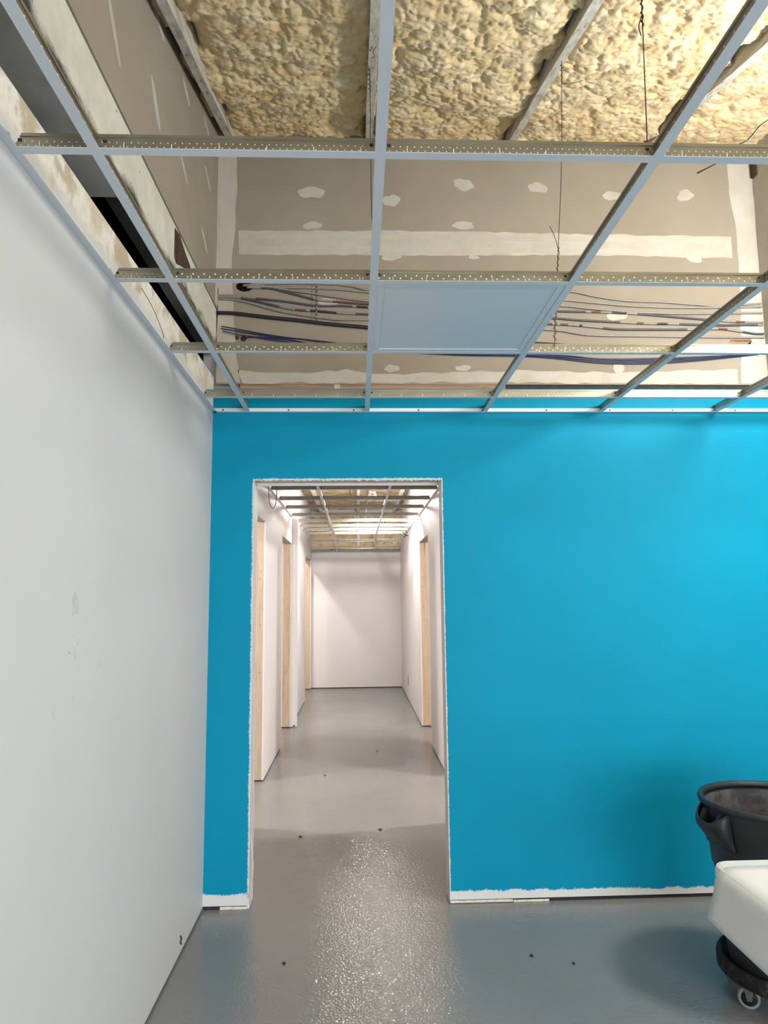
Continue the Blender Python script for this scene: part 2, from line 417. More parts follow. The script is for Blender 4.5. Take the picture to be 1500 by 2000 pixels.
b = MB().tube(spline([(XL+.001, 3.075, .083), (XL+.003, 3.09, .066), (XL+.002, 3.078, .055), (XL+.003, 3.092, .044)], .006), .0035, 5)
b.build('chipped_gypsum', DARKWOOD, wl)
pts = [(XL+.0006, 2.30, 2.51), (XL+.0006, 2.42, 2.50), (XL+.0006, 2.52, 2.475), (XL+.0006, 2.58, 2.452), (XL+.0006, 2.585, 2.44)]
MB().tube(spline(pts, .02), .0012, 5).build('hair_crack', GAP_SHADE_BITS, wl)

# what lies above the white wall: soffit board, dark cavity, painted timber, raw drywall
MB().box(-1.30, -.742, -3.0, 2.075, 2.705, 2.725).build('trim_1', SOFFIT)
tag(bpy.data.objects['trim_1'], kind='structure')
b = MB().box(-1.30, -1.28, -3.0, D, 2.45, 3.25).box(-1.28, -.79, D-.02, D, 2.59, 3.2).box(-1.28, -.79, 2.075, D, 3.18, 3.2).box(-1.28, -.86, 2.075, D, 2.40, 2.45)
cv = b.build('wall_left_cavity', VOID); tag(cv, kind='structure')  # cavity lined near-black so its shade is in the colour
bm_ = MB().box(-.80, -.727, -3.0, D-.001, 2.722, 2.952).build('trim_2', BEAM, bevel=.004); tag(bm_, kind='structure')
MB().prism([(-.7268, 2.665, 2.935), (-.7268, 2.74, 2.945), (-.7268, 2.835, 2.918), (-.7268, 2.927, 2.902), (-.7268, 2.93, 2.875), (-.7268, 2.782, 2.83), (-.7268, 2.70, 2.80), (-.7268, 2.669, 2.815)], (.0015, 0, 0)).build('splintered_notch', DARKWOOD, bm_)
b = MB(); b.hexa([(-.80, -3, 2.9525), (-.722, -3, 2.9525), (-.722, D, 2.9525), (-.80, D, 2.9525), (-.80, -3, 3.0), (-.722, -3, 3.0), (-.722, D, 4.02), (-.80, D, 4.02)])
lu = b.build('wall_left_upper', PAPER); tag(lu, kind='structure')
for i, (ya, za, yb, zb_, hw) in enumerate([(1.86, 3.222, 1.985, 3.075, .016), (2.285, 3.30, 2.41, 3.17, .022), (2.27, 3.585, 2.43, 3.55, .018), (2.70, 3.63, 2.83, 3.59, .017), (3.09, 3.745, 3.23, 3.72, .014), (2.70, 3.28, 2.83, 3.22, .014), (3.14, 3.52, 3.28, 3.47, .014), (3.09, 3.19, 3.24, 3.12, .015)]):
    c = Vector(((ya+yb)/2, (za+zb_)/2)); d = Vector((yb-ya, zb_-za)); L = d.length/2; d.normalize(); nn = Vector((-d.y, d.x)); poly = []
    r = random.Random(i)
    for k in range(14):
        th = 2*math.pi*k/14; q = c + d*(L*math.cos(th)) + nn*(hw*math.sin(th)*r.uniform(.8, 1.25)); poly.append((-.7218, q.x, q.y))
    MB().prism(poly, (.001, 0, 0)).build('screw_patch', MUD, lu)
band('corner_tape', [(3.44, 4.0), (3.45, 3.3), (3.43, 2.96)], [(3.503, 4.0), (3.503, 3.3), (3.503, 2.96)], lu, TAPE, plane='X', at=-.722, seed=12)
for z in (3.036, 2.945):
    MB().box(-.7218, -.7195, D-.012, D-.0004, z-.03, z+.03).build('cable_slot_shade', GAP_SHADE_BITS, lu)

# roof: sloping deck, rafters, sprayed foam between them
b = MB(); b.hexa([(-.82, -3.2, roofz(-3.2)+.20), (5.2, -3.2, roofz(-3.2)+.20), (5.2, D+.1, roofz(D+.1)+.20), (-.82, D+.1, roofz(D+.1)+.20),
                  (-.82, -3.2, roofz(-3.2)+.24), (5.2, -3.2, roofz(-3.2)+.24), (5.2, D+.1, roofz(D+.1)+.24), (-.82, D+.1, roofz(D+.1)+.24)])
roof = b.build('ceiling', PLATE); tag(roof, kind='structure')
RX = [-.666, .075, .840, 1.605, 2.37, 3.135, 3.90]
for i, x in enumerate(RX):
    ya, yb = -3.0, D-.001; segs = 26; b = MB(); r = random.Random(i)
    # slightly uneven sawn timber
    L = []
    for k in range(segs+1):
        y = ya+(yb-ya)*k/segs; z = roofz(y); j = [r.uniform(-.003, .003) for _ in range(3)]
        L.append([(x-.019+j[0], y, z+j[2]), (x+.019+j[1], y, z+j[2]), (x+.019, y, z+.20), (x-.019, y, z+.20)])
    base = 0
    for q in L: b.v += q
    for k in range(segs):
        for e in range(4): b.f.append((4*k+e, 4*k+(e+1) % 4, 4*k+4+(e+1) % 4, 4*k+4+e)); b.sm.append(False)
    b.f += [(3,2,1,0), tuple(4*segs+e for e in range(4))]; b.sm += [False]*2
    b.build('rafter', RAFTER, roof)

def worley(u, v, cell, seed):
    """rounded-blob height field in 0..1 with cells about `cell` wide"""
    r = np.random.RandomState(seed); N = 256
    jx, jy, jr = r.rand(N, N), r.rand(N, N), r.uniform(.55, 1.0, (N, N))
    gu, gv = np.floor(u/cell).astype(int), np.floor(v/cell).astype(int); fu, fv = u/cell-gu, v/cell-gv
    best = np.zeros_like(u)
    for a in (-1, 0, 1):
        for c in (-1, 0, 1):
            ix, iy = (gu+a) % N, (gv+c) % N
            d2 = (a+.15+.7*jx[ix, iy]-fu)**2 + (c+.15+.7*jy[ix, iy]-fv)**2
            rad = .95*jr[ix, iy]
            best = np.maximum(best, rad*np.sqrt(np.maximum(0, 1-d2/(rad*rad))))
    return best
def vnoise(u, v, cell, seed):
    r = np.random.RandomState(seed); N = 256; g = r.rand(N, N)
    a, c = u/cell, v/cell; i, j = np.floor(a).astype(int), np.floor(c).astype(int); s, t = a-i, c-j
    s, t = s*s*(3-2*s), t*t*(3-2*t)
    G = lambda p, q: g[p % N, q % N]
    return (G(i, j)*(1-s)+G(i+1, j)*s)*(1-t) + (G(i, j+1)*(1-s)+G(i+1, j+1)*s)*t
def foam_height(u, v, lift):
    wu = u + .035*(vnoise(u, v, .07, 1)-.5) + .012*(vnoise(u, v, .022, 2)-.5)
    wv = v + .035*(vnoise(u, v, .07, 3)-.5) + .012*(vnoise(u, v, .022, 4)-.5)
    h = .055*(vnoise(u, v, .33, 5)-.5) + .034*worley(wu, wv, .15, 6) + .017*worley(wu, wv, .058, 7)
    h += .015*worley(wu+.01*vnoise(u, v, .015, 21), wv, .030, 8) + .007*worley(wu, wv, .016, 9)
    return h + lift
bays = [(-.722, -.686, .0), (-.647, .056, -.010), (.094, .821, .002), (.859, 1.586, .010), (1.624, 2.351, .005), (2.389, 3.116, 0), (3.154, 3.881, 0)]
for i, (xa, xb, lift) in enumerate(bays):
    fine = .0062 if xa < 1.7 and xb-xa > .1 else .014
    ya = 1.75 if fine < .01 else 1.2
    nx, ny = max(4, int((xb-xa)/fine)), int((D-.002-ya)/fine)
    U, V = np.meshgrid(np.linspace(xa, xb, nx), np.linspace(ya, D-.002, ny))
    h = foam_height(U, V, lift)
    # sprayed thinner against the timbers in places
    e = np.minimum(U-xa, xb-U); h = h - .045*np.exp(-e/.025)*(.25+1.3*(vnoise(U, V, .21, 40+i) > .5))
    Z = 3.89 + RS*(V-D) + .075 - h
    verts = np.stack([U, V, Z], -1).reshape(-1, 3)
    idx = np.arange(nx*ny).reshape(ny, nx)
    F = np.stack([idx[:-1, :-1], idx[1:, :-1], idx[1:, 1:], idx[:-1, 1:]], -1).reshape(-1, 4)
    me = bpy.data.meshes.new('foam_bay'); me.vertices.add(len(verts)); me.vertices.foreach_set('co', verts.ravel())
    me.loops.add(F.size); me.loops.foreach_set('vertex_index', F.ravel()); me.polygons.add(len(F))
    me.polygons.foreach_set('loop_start', np.arange(len(F))*4); me.polygons.foreach_set('loop_total', np.full(len(F), 4))
    me.update(); me.polygons.foreach_set('use_smooth', np.ones(len(F), bool)); me.materials.append(FOAM)
    o = bpy.data.objects.new('foam_bay', me); COL.objects.link(o); o.parent = roof
# plain foam over the rest of the room behind the frame
b = MB(); b.hexa([(-.722, -3.0, roofz(-3.0)+.02), (3.881, -3.0, roofz(-3.0)+.02), (3.881, 1.76, roofz(1.76)+.02), (-.722, 1.76, roofz(1.76)+.02),
                  (-.722, -3.0, roofz(-3.0)+.10), (3.881, -3.0, roofz(-3.0)+.10), (3.881, 1.76, roofz(1.76)+.10), (-.722, 1.76, roofz(1.76)+.10)])
b.build('foam_bay', FOAM, roof)
# right wall of the room, far outside the frame
tag(MB().box(5.2, 5.3, -6, D+.12, 0, 4.1).build('wall_right', WHITE), kind='structure')

# ------------------------------------------------------------------ the corridor behind the opening
CL, CR, YE = -.766, .726, 11.70      # wall faces and end wall
HT = 2.95
m = M('corridor_deck_foam', rough=.7, spec=.2); g = m.noise(6, 6, .65)
c = m.ramp(g, [(.33, (.28, .185, .09)), (.48, (.58, .45, .27)), (.7, (.74, .62, .43))])
m.color(m.mix(m.step(m.noise(9, 4, .7), .62, .66), c, (.12, .085, .05))); m.bump(g, .5, .02); DECK = m.m
DECKF = DECK
def wall_run(name, x, outer, doors, ya, yb):
    """stud wall with gypsum sheets on both faces; doors = list of (y0,y1)"""
    t = .0127; s = 1 if outer > 0 else -1; xo = x + s*.115
    segs = []; y = ya
    for a, c in doors: segs.append((y, a)); y = c
    segs.append((y, yb)); b = MB()
    for a, c in segs:
        for xf in ((x, x+s*t), (xo-s*t, xo)): b.box(min(xf), max(xf), a, c, .010, HT)
    for a, c in doors:
        for xf in ((x, x+s*t), (xo-s*t, xo)): b.box(min(xf), max(xf), a, c, 2.10, HT)
    o = b.build(name, CWHITE); tag(o, kind='structure')
    xi = sorted((x+s*t, xo-s*t))
    MBs = MB()
    for a, c in segs: MBs.box(xi[0]+.002, xi[1]-.002, a+.002, c-.002, 0, .0095)
    MBs.build('gap_shade_plate', GAP_SHADE_BITS, o)
    return o, xi
lo, lxi = wall_run('wall_corridor_left', CL, -1, [(4.72, 5.845), (7.15, 8.19), (10.36, 11.60)], D+.1225, YE)
ro, rxi = wall_run('wall_corridor_right', CR, 1, [(4.74, 5.86), (7.11, 8.13)], D+.1225, YE)
n = 0
for (xi, doors, par) in ((lxi, [(4.72, 5.845), (7.15, 8.19), (10.36, 11.60)], lo), (rxi, [(4.74, 5.86), (7.11, 8.13)], ro)):
    for a, c in doors:
        n += 1
        e = empty('door_%d' % n, ((xi[0]+xi[1])/2, (a+c)/2, 0)); tag(e, kind='structure'); ox, oy = e.location.x, e.location.y
        MB().box(xi[0]-ox, xi[1]-ox, a-.038-oy, a-oy, .010, 2.10).build('jamb', STUD, e)
        MB().box(xi[0]-ox, xi[1]-ox, c-oy, c+.038-oy, .010, 2.10).build('jamb', STUD, e)
        MB().box(xi[0]-ox, xi[1]-ox, a-oy, c-oy, 2.102, 2.14).build('header', STUD, e)
        rj = random.Random(n)
        for q in range(16):   # nail and screw heads on the far jamb
            zz = .12+.122*q+rj.uniform(-.04, .04); xx = xi[0]-ox+rj.choice((.022, .062))+rj.uniform(-.006, .006); h_ = rj.choice((.002, .0028, .0034))
            MB().box(xx-h_, xx+h_, c-oy-.0012, c-oy, zz-h_, zz+h_).build('nail_head', DARKWOOD, e)
# second board seen beside the jamb of the middle left doorway
st = MB().box(CL+.001, CL+.070, 8.195, 8.235, .012, 2.395).build('trim_3', CWHITE); tag(st, kind='structure')
MB().box(CL+.028, CL+.044, 8.185, 8.196, .012, .030).build('shim_block', GAP_SHADE_BITS, st)
ew = MB().box(-3.3, 4.0, YE, YE+.1, .012, HT).build('wall_corridor_end', CWHITE); tag(ew, kind='structure')
MB().box(CL, CR, YE+.002, YE+.09, 0, .011).build('gap_shade_plate', GAP_SHADE_BITS, ew)
MB().box(CL+.002, .0, YE-.03, YE-.001, 2.262, HT-.062).build('foam_panel', DECKF, ew)
MB().box(.04, CR-.002, YE-.03, YE-.001, 2.262, HT-.062).build('foam_panel', DECKF, ew)
MB().box(.001, .039, YE-.05, YE-.001, 2.262, HT-.062).build('stud', CWHITE, ew)
o = MB().box(CR-.0006, CR+.001, 10.20, 10.30, .21, .33).build('outlet_hole_shade', VOID, ro)
# rooms to either side and the deck overhead
tag(MB().box(-3.4, -3.3, D+.13, YE, 0, HT).build('wall_left_room', CWHITE), kind='structure')
tag(MB().box(4.0, 4.1, D+.13, YE, 0, HT).build('wall_right_room', CWHITE), kind='structure')
dk = MB().box(-3.4, 4.1, D+.12, YE+.1, HT, HT+.05).build('ceiling_corridor', DECK); tag(dk, kind='structure')
for x in (-.60, .02, .62):
    MB().box(x-.02, x+.02, D+.13, YE-.01, HT-.06, HT).build('joist', CWHITE, dk)
    # blocking boards between the joists
for y in (5.2, 6.9, 8.4, 10.2):
    MB().box(-.58, .0, y, y+.05, HT-.03, HT).build('blocking', RAFTER, dk)
    MB().box(.04, .60, y+.3, y+.35, HT-.03, HT).build('blocking', RAFTER, dk)

# ------------------------------------------------------------------ suspended ceiling grid
H = .038
def tee_mesh(L, cut0, cut1, fl0, fl1, slant0=False, slant1=False):
    """web and bulb along local x from 0..L, underside of flange at z=0"""
    b = MB()
    a0, a1 = cut0, L-cut1; s0 = .022 if slant0 else 0; s1 = .022 if slant1 else 0
    def pr(y0, y1, z0, z1):
        f0, f1 = s0/H, s1/H
        b.hexa([(a0+f0*z0, y0, z0), (a1-f1*z0, y0, z0), (a1-f1*z0, y1, z0), (a0+f0*z0, y1, z0), (a0+f0*z1, y0, z1), (a1-f1*z1, y0, z1), (a1-f1*z1, y1, z1), (a0+f0*z1, y1, z1)])
    pr(-.0007, .0007, .001, .031); pr(-.0032, .0032, .031, H); 
    b.box(a0+fl0, a1-fl1, -.0118, .0118, .0006, .0012)
    c = MB().box(a0+fl0, a1-fl1, -.012, .012, -.0003, .0006)
    return b, c
cache = {}
def tee(name, loc, rz, L, cut=(0, 0), fl=(0, 0), slant=(False, False), mat=None, label='', cat='ceiling tee', group=None, ry=0, clips=True):
    key = (name, round(L, 4), cut, fl, slant, mat.name)
    if key not in cache:
        b, c = tee_mesh(L, *cut, *fl, *slant); o = b.build(name, mat); k = c.build('flange_face', CAP, o)
        kids = [k]
        if clips:
            for xx in (cut[0]+.018, L-cut[1]-.018):
                kids.append(MB().box(xx-.004, xx+.004, -.0022, .0022, .020, .026).build('end_clip', GAP_SHADE_BITS, o))
        cache[key] = (o, kids); first = True
    else:
        src, kids = cache[key]; o = src.copy(); COL.objects.link(o)
        for k in kids:
            q = k.copy(); COL.objects.link(q); q.parent = o
    o.location = loc; o.rotation_euler = (0, ry, rz)
    tag(o, label, cat, group); return o

mains = [X0+S*k for k in range(7)]
mname = ['beside the white wall', 'left of the light panel', 'right of the light panel', 'second right of the light panel', 'near the right edge', 'out past the right edge', 'furthest to the right']
for k, x in enumerate(mains):
    tee('main_tee', (x, -.9, ZG), math.pi/2, D+.9-.002, mat=TEE2, clips=False, group='main tees of the room ceiling',
        label='long white main ceiling tee running to the blue wall, ' + mname[k])
rown = ['nearest row of white cross tees', 'second row of cross tees', 'third row of cross tees', 'cross tee row beside the blue wall']
bayn = ['short end piece at the white wall', 'piece between first and middle main tee', 'piece next right of the middle main tee', 'piece third bay from the white wall', 'piece fourth bay from the white wall', 'piece fifth bay, at the right edge', 'piece past the right edge']
for r in range(4):
    y = Y0+S*r
    tee('cross_tee', (XL+.002, y, ZG), 0, X0-XL-.002, cut=(.0, .001), fl=(0, .011), slant=(True, False), mat=TEE, label='%s, %s' % (rown[r], bayn[0]), group='cross tees of the room ceiling')
    for k in range(5):
        tee('cross_tee', (mains[k], y, ZG), 0, S, cut=(.001, .001), fl=(.011, .011), mat=TEE2 if r in (1, 2) else TEE, label='%s, %s' % (rown[r], bayn[k+1]), group='cross tees of the room ceiling')

def wall_angle(name, a, c, side, label, z=ZG, hole=.28):
    """L trim along a wall; side = vector from wall into the room"""
    b = MB(); a, c, s = Vector(a), Vector(c), Vector(side)
    def slab(p, q, off, w0, w1, z0, z1):
        P = [p+off*w0, q+off*w0, q+off*w1, p+off*w1]
        b.hexa([(v.x, v.y, z+z0) for v in P] + [(v.x, v.y, z+z1) for v in P])
    slab(a, c, s, .0005, .022, -.0012, -.0004); slab(a, c, s, .0005, .0013, -.0004, .022)
    o = b.build(name, ANGLE); d = (c-a).normalized(); n = int((c-a).length/hole)
    for i in range(n):
        p = a + d*(.05+hole*i) + s*.0013; q = d*.004; h = MB()
        h.hexa([tuple(p-q+Vector((0,0,z+.008))), tuple(p+q+Vector((0,0,z+.008))), tuple(p+q+s*.0006+Vector((0,0,z+.008))), tuple(p-q+s*.0006+Vector((0,0,z+.008))),
                tuple(p-q+Vector((0,0,z+.016))), tuple(p+q+Vector((0,0,z+.016))), tuple(p+q+s*.0006+Vector((0,0,z+.016))), tuple(p-q+s*.0006+Vector((0,0,z+.016)))])
        h.build('nail_head', GAP_SHADE_BITS, o)
    tag(o, label, 'wall angle'); return o
wall_angle('wall_angle', (XL, -.9, 0), (XL, D-.001, 0), (1, 0, 0), 'white metal wall angle along the top of the white left wall', hole=.61)
wall_angle('wall_angle', (XL+.001, D, 0), (4.0, D, 0), (0, -1, 0), 'white metal wall angle across the top of the blue wall', hole=.335)

# flat light panel lying in the grid
px0, px1, py0, py1 = mains[1]+.004, mains[2]-.004, Y0+S+.004, Y0+2*S-.004
lp = empty('light_panel', ((px0+px1)/2, (py0+py1)/2, ZG+.002)); tag(lp, 'unlit flat square light panel set in the ceiling grid', 'light panel')
hx, hy = (px1-px0)/2, (py1-py0)/2
PANEL = simple('panel_frame_white', (.62, .66, .70), .4, 0, .02, 3); DIFF = simple('panel_diffuser', (.60, .655, .70), .35, 0, .02, 2)
b = MB()
for (a, c, e, f) in ((-hx, hx, -hy, -hy+.030), (-hx, hx, hy-.030, hy), (-hx, -hx+.030, -hy+.030, hy-.030), (hx-.030, hx, -hy+.030, hy-.030)): b.box(a, c, e, f, 0, .012)
b.build('frame', PANEL, lp)
MB().box(-hx+.0305, hx-.0305, -hy+.0305, hy-.0305, .0022, .010).build('diffuser', DIFF, lp)

# corridor grid: flat, then dropping towards the end wall
YB, ZE = 10.35, 2.232
def cz(y): return ZG if y <= YB else ZG + (ZE-ZG)*(y-YB)/(YE-YB)
slope = math.atan2(ZG-ZE, YE-YB)
CM = [-.335, .285]
for x, nm in zip(CM, ('left', 'right')):
    o = tee('corridor_main_tee', (x, D+.13, ZG), math.pi/2, YB-D-.13, mat=TEE2, clips=False, group='main tees of the corridor ceiling', label='white main tee along the corridor ceiling, the %s one of two' % nm)
    b, c = tee_mesh((YE-YB)/math.cos(slope)-.002, 0, 0, 0, 0)
    e = b.build('sagging_end', TEE2, o); c.build('flange_face', CAP, e)
    e.location = (YB-D-.13, 0, 0); e.rotation_euler = (0, slope, 0)
rows = [4.83, 5.44, 6.055, 6.69, 7.33, 8.00, 8.61, 9.22, 9.74, 10.27, 10.86, 11.42]
ordn = ['hidden over the opening', 'just past the opening', 'first in view through the opening', 'second in view', 'third in view', 'fourth in view', 'fifth in view', 'sixth in view, gleaming', 'seventh in view, gleaming', 'eighth in view', 'ninth in view on the dropped end', 'last before the end wall']
for y, nm in zip(rows, ordn):
    z = cz(y)
    for j, (a, c) in enumerate(((CL+.002, CM[0]), (CM[0], CM[1]), (CM[1], CR-.002))):
        if nm.startswith('hidden'): continue
        tee('corridor_cross_tee', (a, y, z), 0, c-a, cut=(0 if j == 0 else .001, 0 if j == 2 else .001), fl=(0 if j == 0 else .011, 0 if j == 2 else .011), slant=(j == 0, j == 2), mat=TEE,
            label='corridor cross tee row %s, %s piece' % (nm, ('left', 'middle', 'right')[j]), group='cross tees of the corridor ceiling')
wall_angle('wall_angle', (CL, D+.13, 0), (CL, 8.18, 0), (1, 0, 0), 'white metal wall angle along the left corridor wall', hole=9)
wall_angle('wall_angle', (CR, D+.13, 0), (CR, YB, 0), (-1, 0, 0), 'white metal wall angle along the right corridor wall', hole=9)
wall_angle('wall_angle', (CL+.001, YE, 0), (CR-.001, YE, 0), (0, -1, 0), 'metal wall angle across the corridor end wall', z=ZE, hole=9)

# ------------------------------------------------------------------ cables on the raw wall
MC = [[(-0.59, 3.082), (-0.49, 3.091), (-0.31, 3.096), (-0.1, 3.092), (-0.01, 3.08), (0.07, 3.061), (1.14, 3.062), (1.28, 3.035), (1.44, 3.013), (1.66, 3.005), (1.81, 2.994), (1.97, 2.987), (2.18, 3.001)],
 [(-0.56, 3.076), (-0.4, 3.073), (-0.21, 3.07), (-0.06, 3.062), (0.07, 3.050), (1.11, 3.013), (1.24, 3.002), (1.44, 2.985), (1.68, 2.976), (1.89, 2.977), (2.18, 2.982)],
 [(-0.57, 3.084), (-0.46, 3.078), (-0.37, 3.061), (-0.2, 3.036), (-0.06, 3.015), (0.07, 3.001), (1.09, 2.981), (1.24, 2.967), (1.48, 2.948), (1.72, 2.942), (1.97, 2.945), (2.18, 2.948)],
 [(-0.57, 3.072), (-0.45, 3.068), (-0.42, 3.062), (-0.32, 3.036), (-0.21, 3.008), (-0.1, 2.996), (0.0, 2.989), (0.07, 2.984), (1.06, 2.952), (1.22, 2.949), (1.33, 2.947), (1.51, 2.938), (1.68, 2.925), (1.88, 2.909), (2.05, 2.897), (2.18, 2.895)],
 [(-0.72, 3.027), (-0.64, 3.025), (-0.5, 3.009), (-0.37, 2.996), (-0.21, 2.974), (-0.06, 2.973), (0.07, 2.966), (1.04, 2.913), (1.19, 2.902), (1.38, 2.893), (1.56, 2.885), (1.68, 2.884), (1.96, 2.878), (2.08, 2.880), (2.18, 2.880)],
 [(-0.72, 3.018), (-0.61, 3.014), (-0.52, 2.996), (-0.4, 2.968), (-0.31, 2.951), (-0.21, 2.944), (-0.06, 2.932), (0.06, 2.928), (1.01, 2.881), (1.15, 2.875), (1.26, 2.865), (1.38, 2.853), (1.56, 2.852), (1.76, 2.853), (1.95, 2.857), (2.04, 2.846), (2.13, 2.831), (2.18, 2.83)],
 [(-0.72, 3.008), (-0.62, 3.002), (-0.54, 2.983), (-0.45, 2.956), (-0.37, 2.937), (-0.21, 2.912), (-0.09, 2.898), (0.06, 2.898), (0.99, 2.851), (1.09, 2.843), (1.23, 2.821), (1.55, 2.816), (1.88, 2.812), (2.18, 2.810)]]
LAB = ['top silver armoured cable leaving the wall hole', 'second silver armoured cable from the top', 'third armoured cable, silver all along', 'fourth armoured cable, banded dark blue on the right', 'fifth armoured cable, banded dark from the corner slot', 'sixth armoured cable, dark and silver stretches', 'lowest silver armoured cable on the raw wall']
BANDS = [[], [], [], [(-.5, -.22, 0), (-.12, .1, 1), (1.06, 1.22, 0), (1.25, 1.30, 1), (1.36, 1.44, 2), (1.5, 1.90, 0), (2.03, 2.08, 1)], [(-.52, -.02, 0), (.0, .06, 2), (1.02, 1.40, 0), (1.49, 1.53, 1), (1.60, 1.66, 2), (1.72, 2.15, 0)], [(-.6, -.40, 0), (-.32, -.26, 1), (-.24, -.1, 2), (0, .1, 0), (1.0, 1.04, 0), (1.08, 1.12, 1), (1.18, 1.20, 2), (1.31, 1.76, 0), (1.93, 1.98, 1), (2.06, 2.3, 0)], []]
BC = [((.012, .018, .055), (.05, .06, .10)), ((.16, .05, .03), (.10, .04, .03)), ((.012, .012, .014), (.03, .03, .03))]
CR_ = .0062
for i, pts in enumerate(MC):
    p = spline([(x, D-.0085-.0008*(i % 3), z) for x, z in pts], .0028); n = len(p)
    b = MB().tube(p, CR_, 7, rfun=lambda q: CR_*(1.0 if q % 3 != 2 else .80))
    cols = []
    for q, v in enumerate(p):
        c = (.33, .31, .268) if q % 3 != 2 else (.045, .042, .036)
        if not (q % 3 == 2):
            for a, e, t in BANDS[i]:
                if a <= v.x <= e: c = BC[t][0] if (q % 3 == 0 or t) else (.13, .13, .14)
        cols += [(*c, 1)]*7
    b.c = cols; o = b.build('armoured_cable', ARMOR); tag(o, LAB[i], 'cable', 'armoured cables on the raw drywall')
BK = [(-0.72, 2.93), (-0.638, 2.928), (-0.457, 2.907), (-0.305, 2.892), (-0.154, 2.874), (0.059, 2.855), (0.552, 2.805), (0.869, 2.775), (1.369, 2.752), (2.18, 2.742)]
o = MB().tube(spline([(x, D-.013, z) for x, z in BK], .03), .0095, 10).build('black_cable', BLKCABLE)
tag(o, 'thick black cable sloping across the raw drywall', 'cable')
DATA = [[(-0.7, 2.861), (-0.42, 2.81), (-0.15, 2.779), (-0.03, 2.762), (0.5, 2.725), (0.89, 2.713), (1.09, 2.709), (1.27, 2.693), (1.46, 2.693), (1.64, 2.699), (1.83, 2.705), (2.15, 2.722)], [(-0.7, 2.846), (-0.47, 2.809), (-0.28, 2.791), (-0.12, 2.768), (0.5, 2.718), (0.89, 2.708), (1.09, 2.7), (1.27, 2.684), (1.46, 2.677), (1.64, 2.686), (1.83, 2.697), (2.15, 2.724)], [(-0.69, 2.829), (-0.58, 2.806), (-0.36, 2.782), (-0.18, 2.758), (.5, 2.712), (0.9, 2.706), (1.09, 2.695), (1.29, 2.675), (1.46, 2.668), (1.59, 2.672), (1.83, 2.69), (2.01, 2.709), (2.15, 2.722)], [(-0.58, 2.795), (-0.53, 2.803), (-0.36, 2.791), (-0.27, 2.773), (-0.18, 2.755), (.5, 2.710), (0.9, 2.702), (1.07, 2.690), (1.23, 2.672), (1.36, 2.664), (1.59, 2.666), (1.81, 2.682), (2.01, 2.703), (2.15, 2.718)], [(-0.58, 2.793), (-0.53, 2.8), (-0.45, 2.786), (-0.37, 2.774), (-0.24, 2.756), (.5, 2.716), (0.9, 2.710), (1.12, 2.704), (1.27, 2.688), (1.46, 2.684), (1.64, 2.692), (1.83, 2.700), (2.15, 2.720)]]
DL = ['uppermost', 'second', 'third', 'lowest sagging', 'innermost']
for i, pts in enumerate(DATA):
    o = MB().tube(spline([(x, D-.004-.0055*((i*2) % 5)*.6, z) for x, z in pts], .03), .0030, 6).build('data_cable', BLUECABLE)
    tag(o, 'thin blue data cable low on the raw drywall, %s of the bundle' % DL[i], 'cable', 'blue data cables')
b = MB().box(-.210, -.202, D-.0165, D-.0160, 2.885, 3.105)
sr = b.build('cable_strap', STRAP); tag(sr, 'upright perforated metal strap pinning the armoured cables', 'strap')
for k in range(9):
    z = 2.893+.0255*k; MB().box(-.2095, -.2025, D-.0172, D-.0165, z, z+.008).build('strap_hole_shade', GAP_SHADE_BITS, sr)

# ------------------------------------------------------------------ hanger wires
def wire(pts, label, r=.0014, step=.02, extra=None):
    e = MB().tube(spline(pts, step), r, 6)
    o = e.build('hanger_wire', WIRE); tag(o, label, 'wire', 'hanger wires of the grid')
    for q in (extra or []): MB().tube(spline(q, .006), r, 6).build('twisted_tail', WIRE, o)
    return o
def helix(c0, c1, turns, rad):
    c0, c1 = Vector(c0), Vector(c1); n = turns*8
    return [tuple(c0.lerp(c1, i/n)+Vector((rad*math.cos(i*.785), rad*math.sin(i*.785), 0))) for i in range(n+1)]
zr = roofz(2.545)
wire([(.840, 2.545, zr-.002), (.838, 2.548, zr-.06), (.826, 2.56, 3.18), (.802, 2.575, 2.82), (.790, 2.60, 2.60), (.782, 2.615, 2.425)], 'dark hanger wire dropping from the middle rafter beside the light panel',
     extra=[[(.802, 2.57, 2.80), (.788, 2.57, 2.86), (.770, 2.57, 2.905)], helix((.804, 2.575, 2.82), (.795, 2.59, 2.70), 5, .004), helix((.838, 2.548, zr-.01), (.838, 2.548, zr-.10), 4, .004), [(.838, 2.548, zr-.10), (.88, 2.56, zr-.09), (.93, 2.56, zr-.075)], helix((.788, 2.60, 2.58), (.783, 2.613, 2.45), 4, .006)])
wire([(.668, 1.452, 2.435), (.676, 1.462, 2.60), (.684, 1.472, 2.78), (.690, 1.480, 2.90), (.72, 1.50, roofz(1.5)+.03)], 'long dark hanger wire rising from the main tee at upper right',
     extra=[[(.685, 1.473, 2.82), (.676, 1.474, 2.79), (.680, 1.474, 2.765)], helix((.686, 1.474, 2.86), (.684, 1.473, 2.79), 3, .003)])
wire([(1.50, 1.72, 3.35), (1.30, 1.71, 2.95), (1.12, 1.70, 2.723), (1.097, 1.70, 2.707), (1.058, 1.70, 2.662), (1.029, 1.70, 2.649), (0.991, 1.70, 2.609), (0.914, 1.70, 2.566)], 'loose bent wire end hanging at the upper right edge', r=.0019)
y4 = 2.62; z4 = roofz(y4)
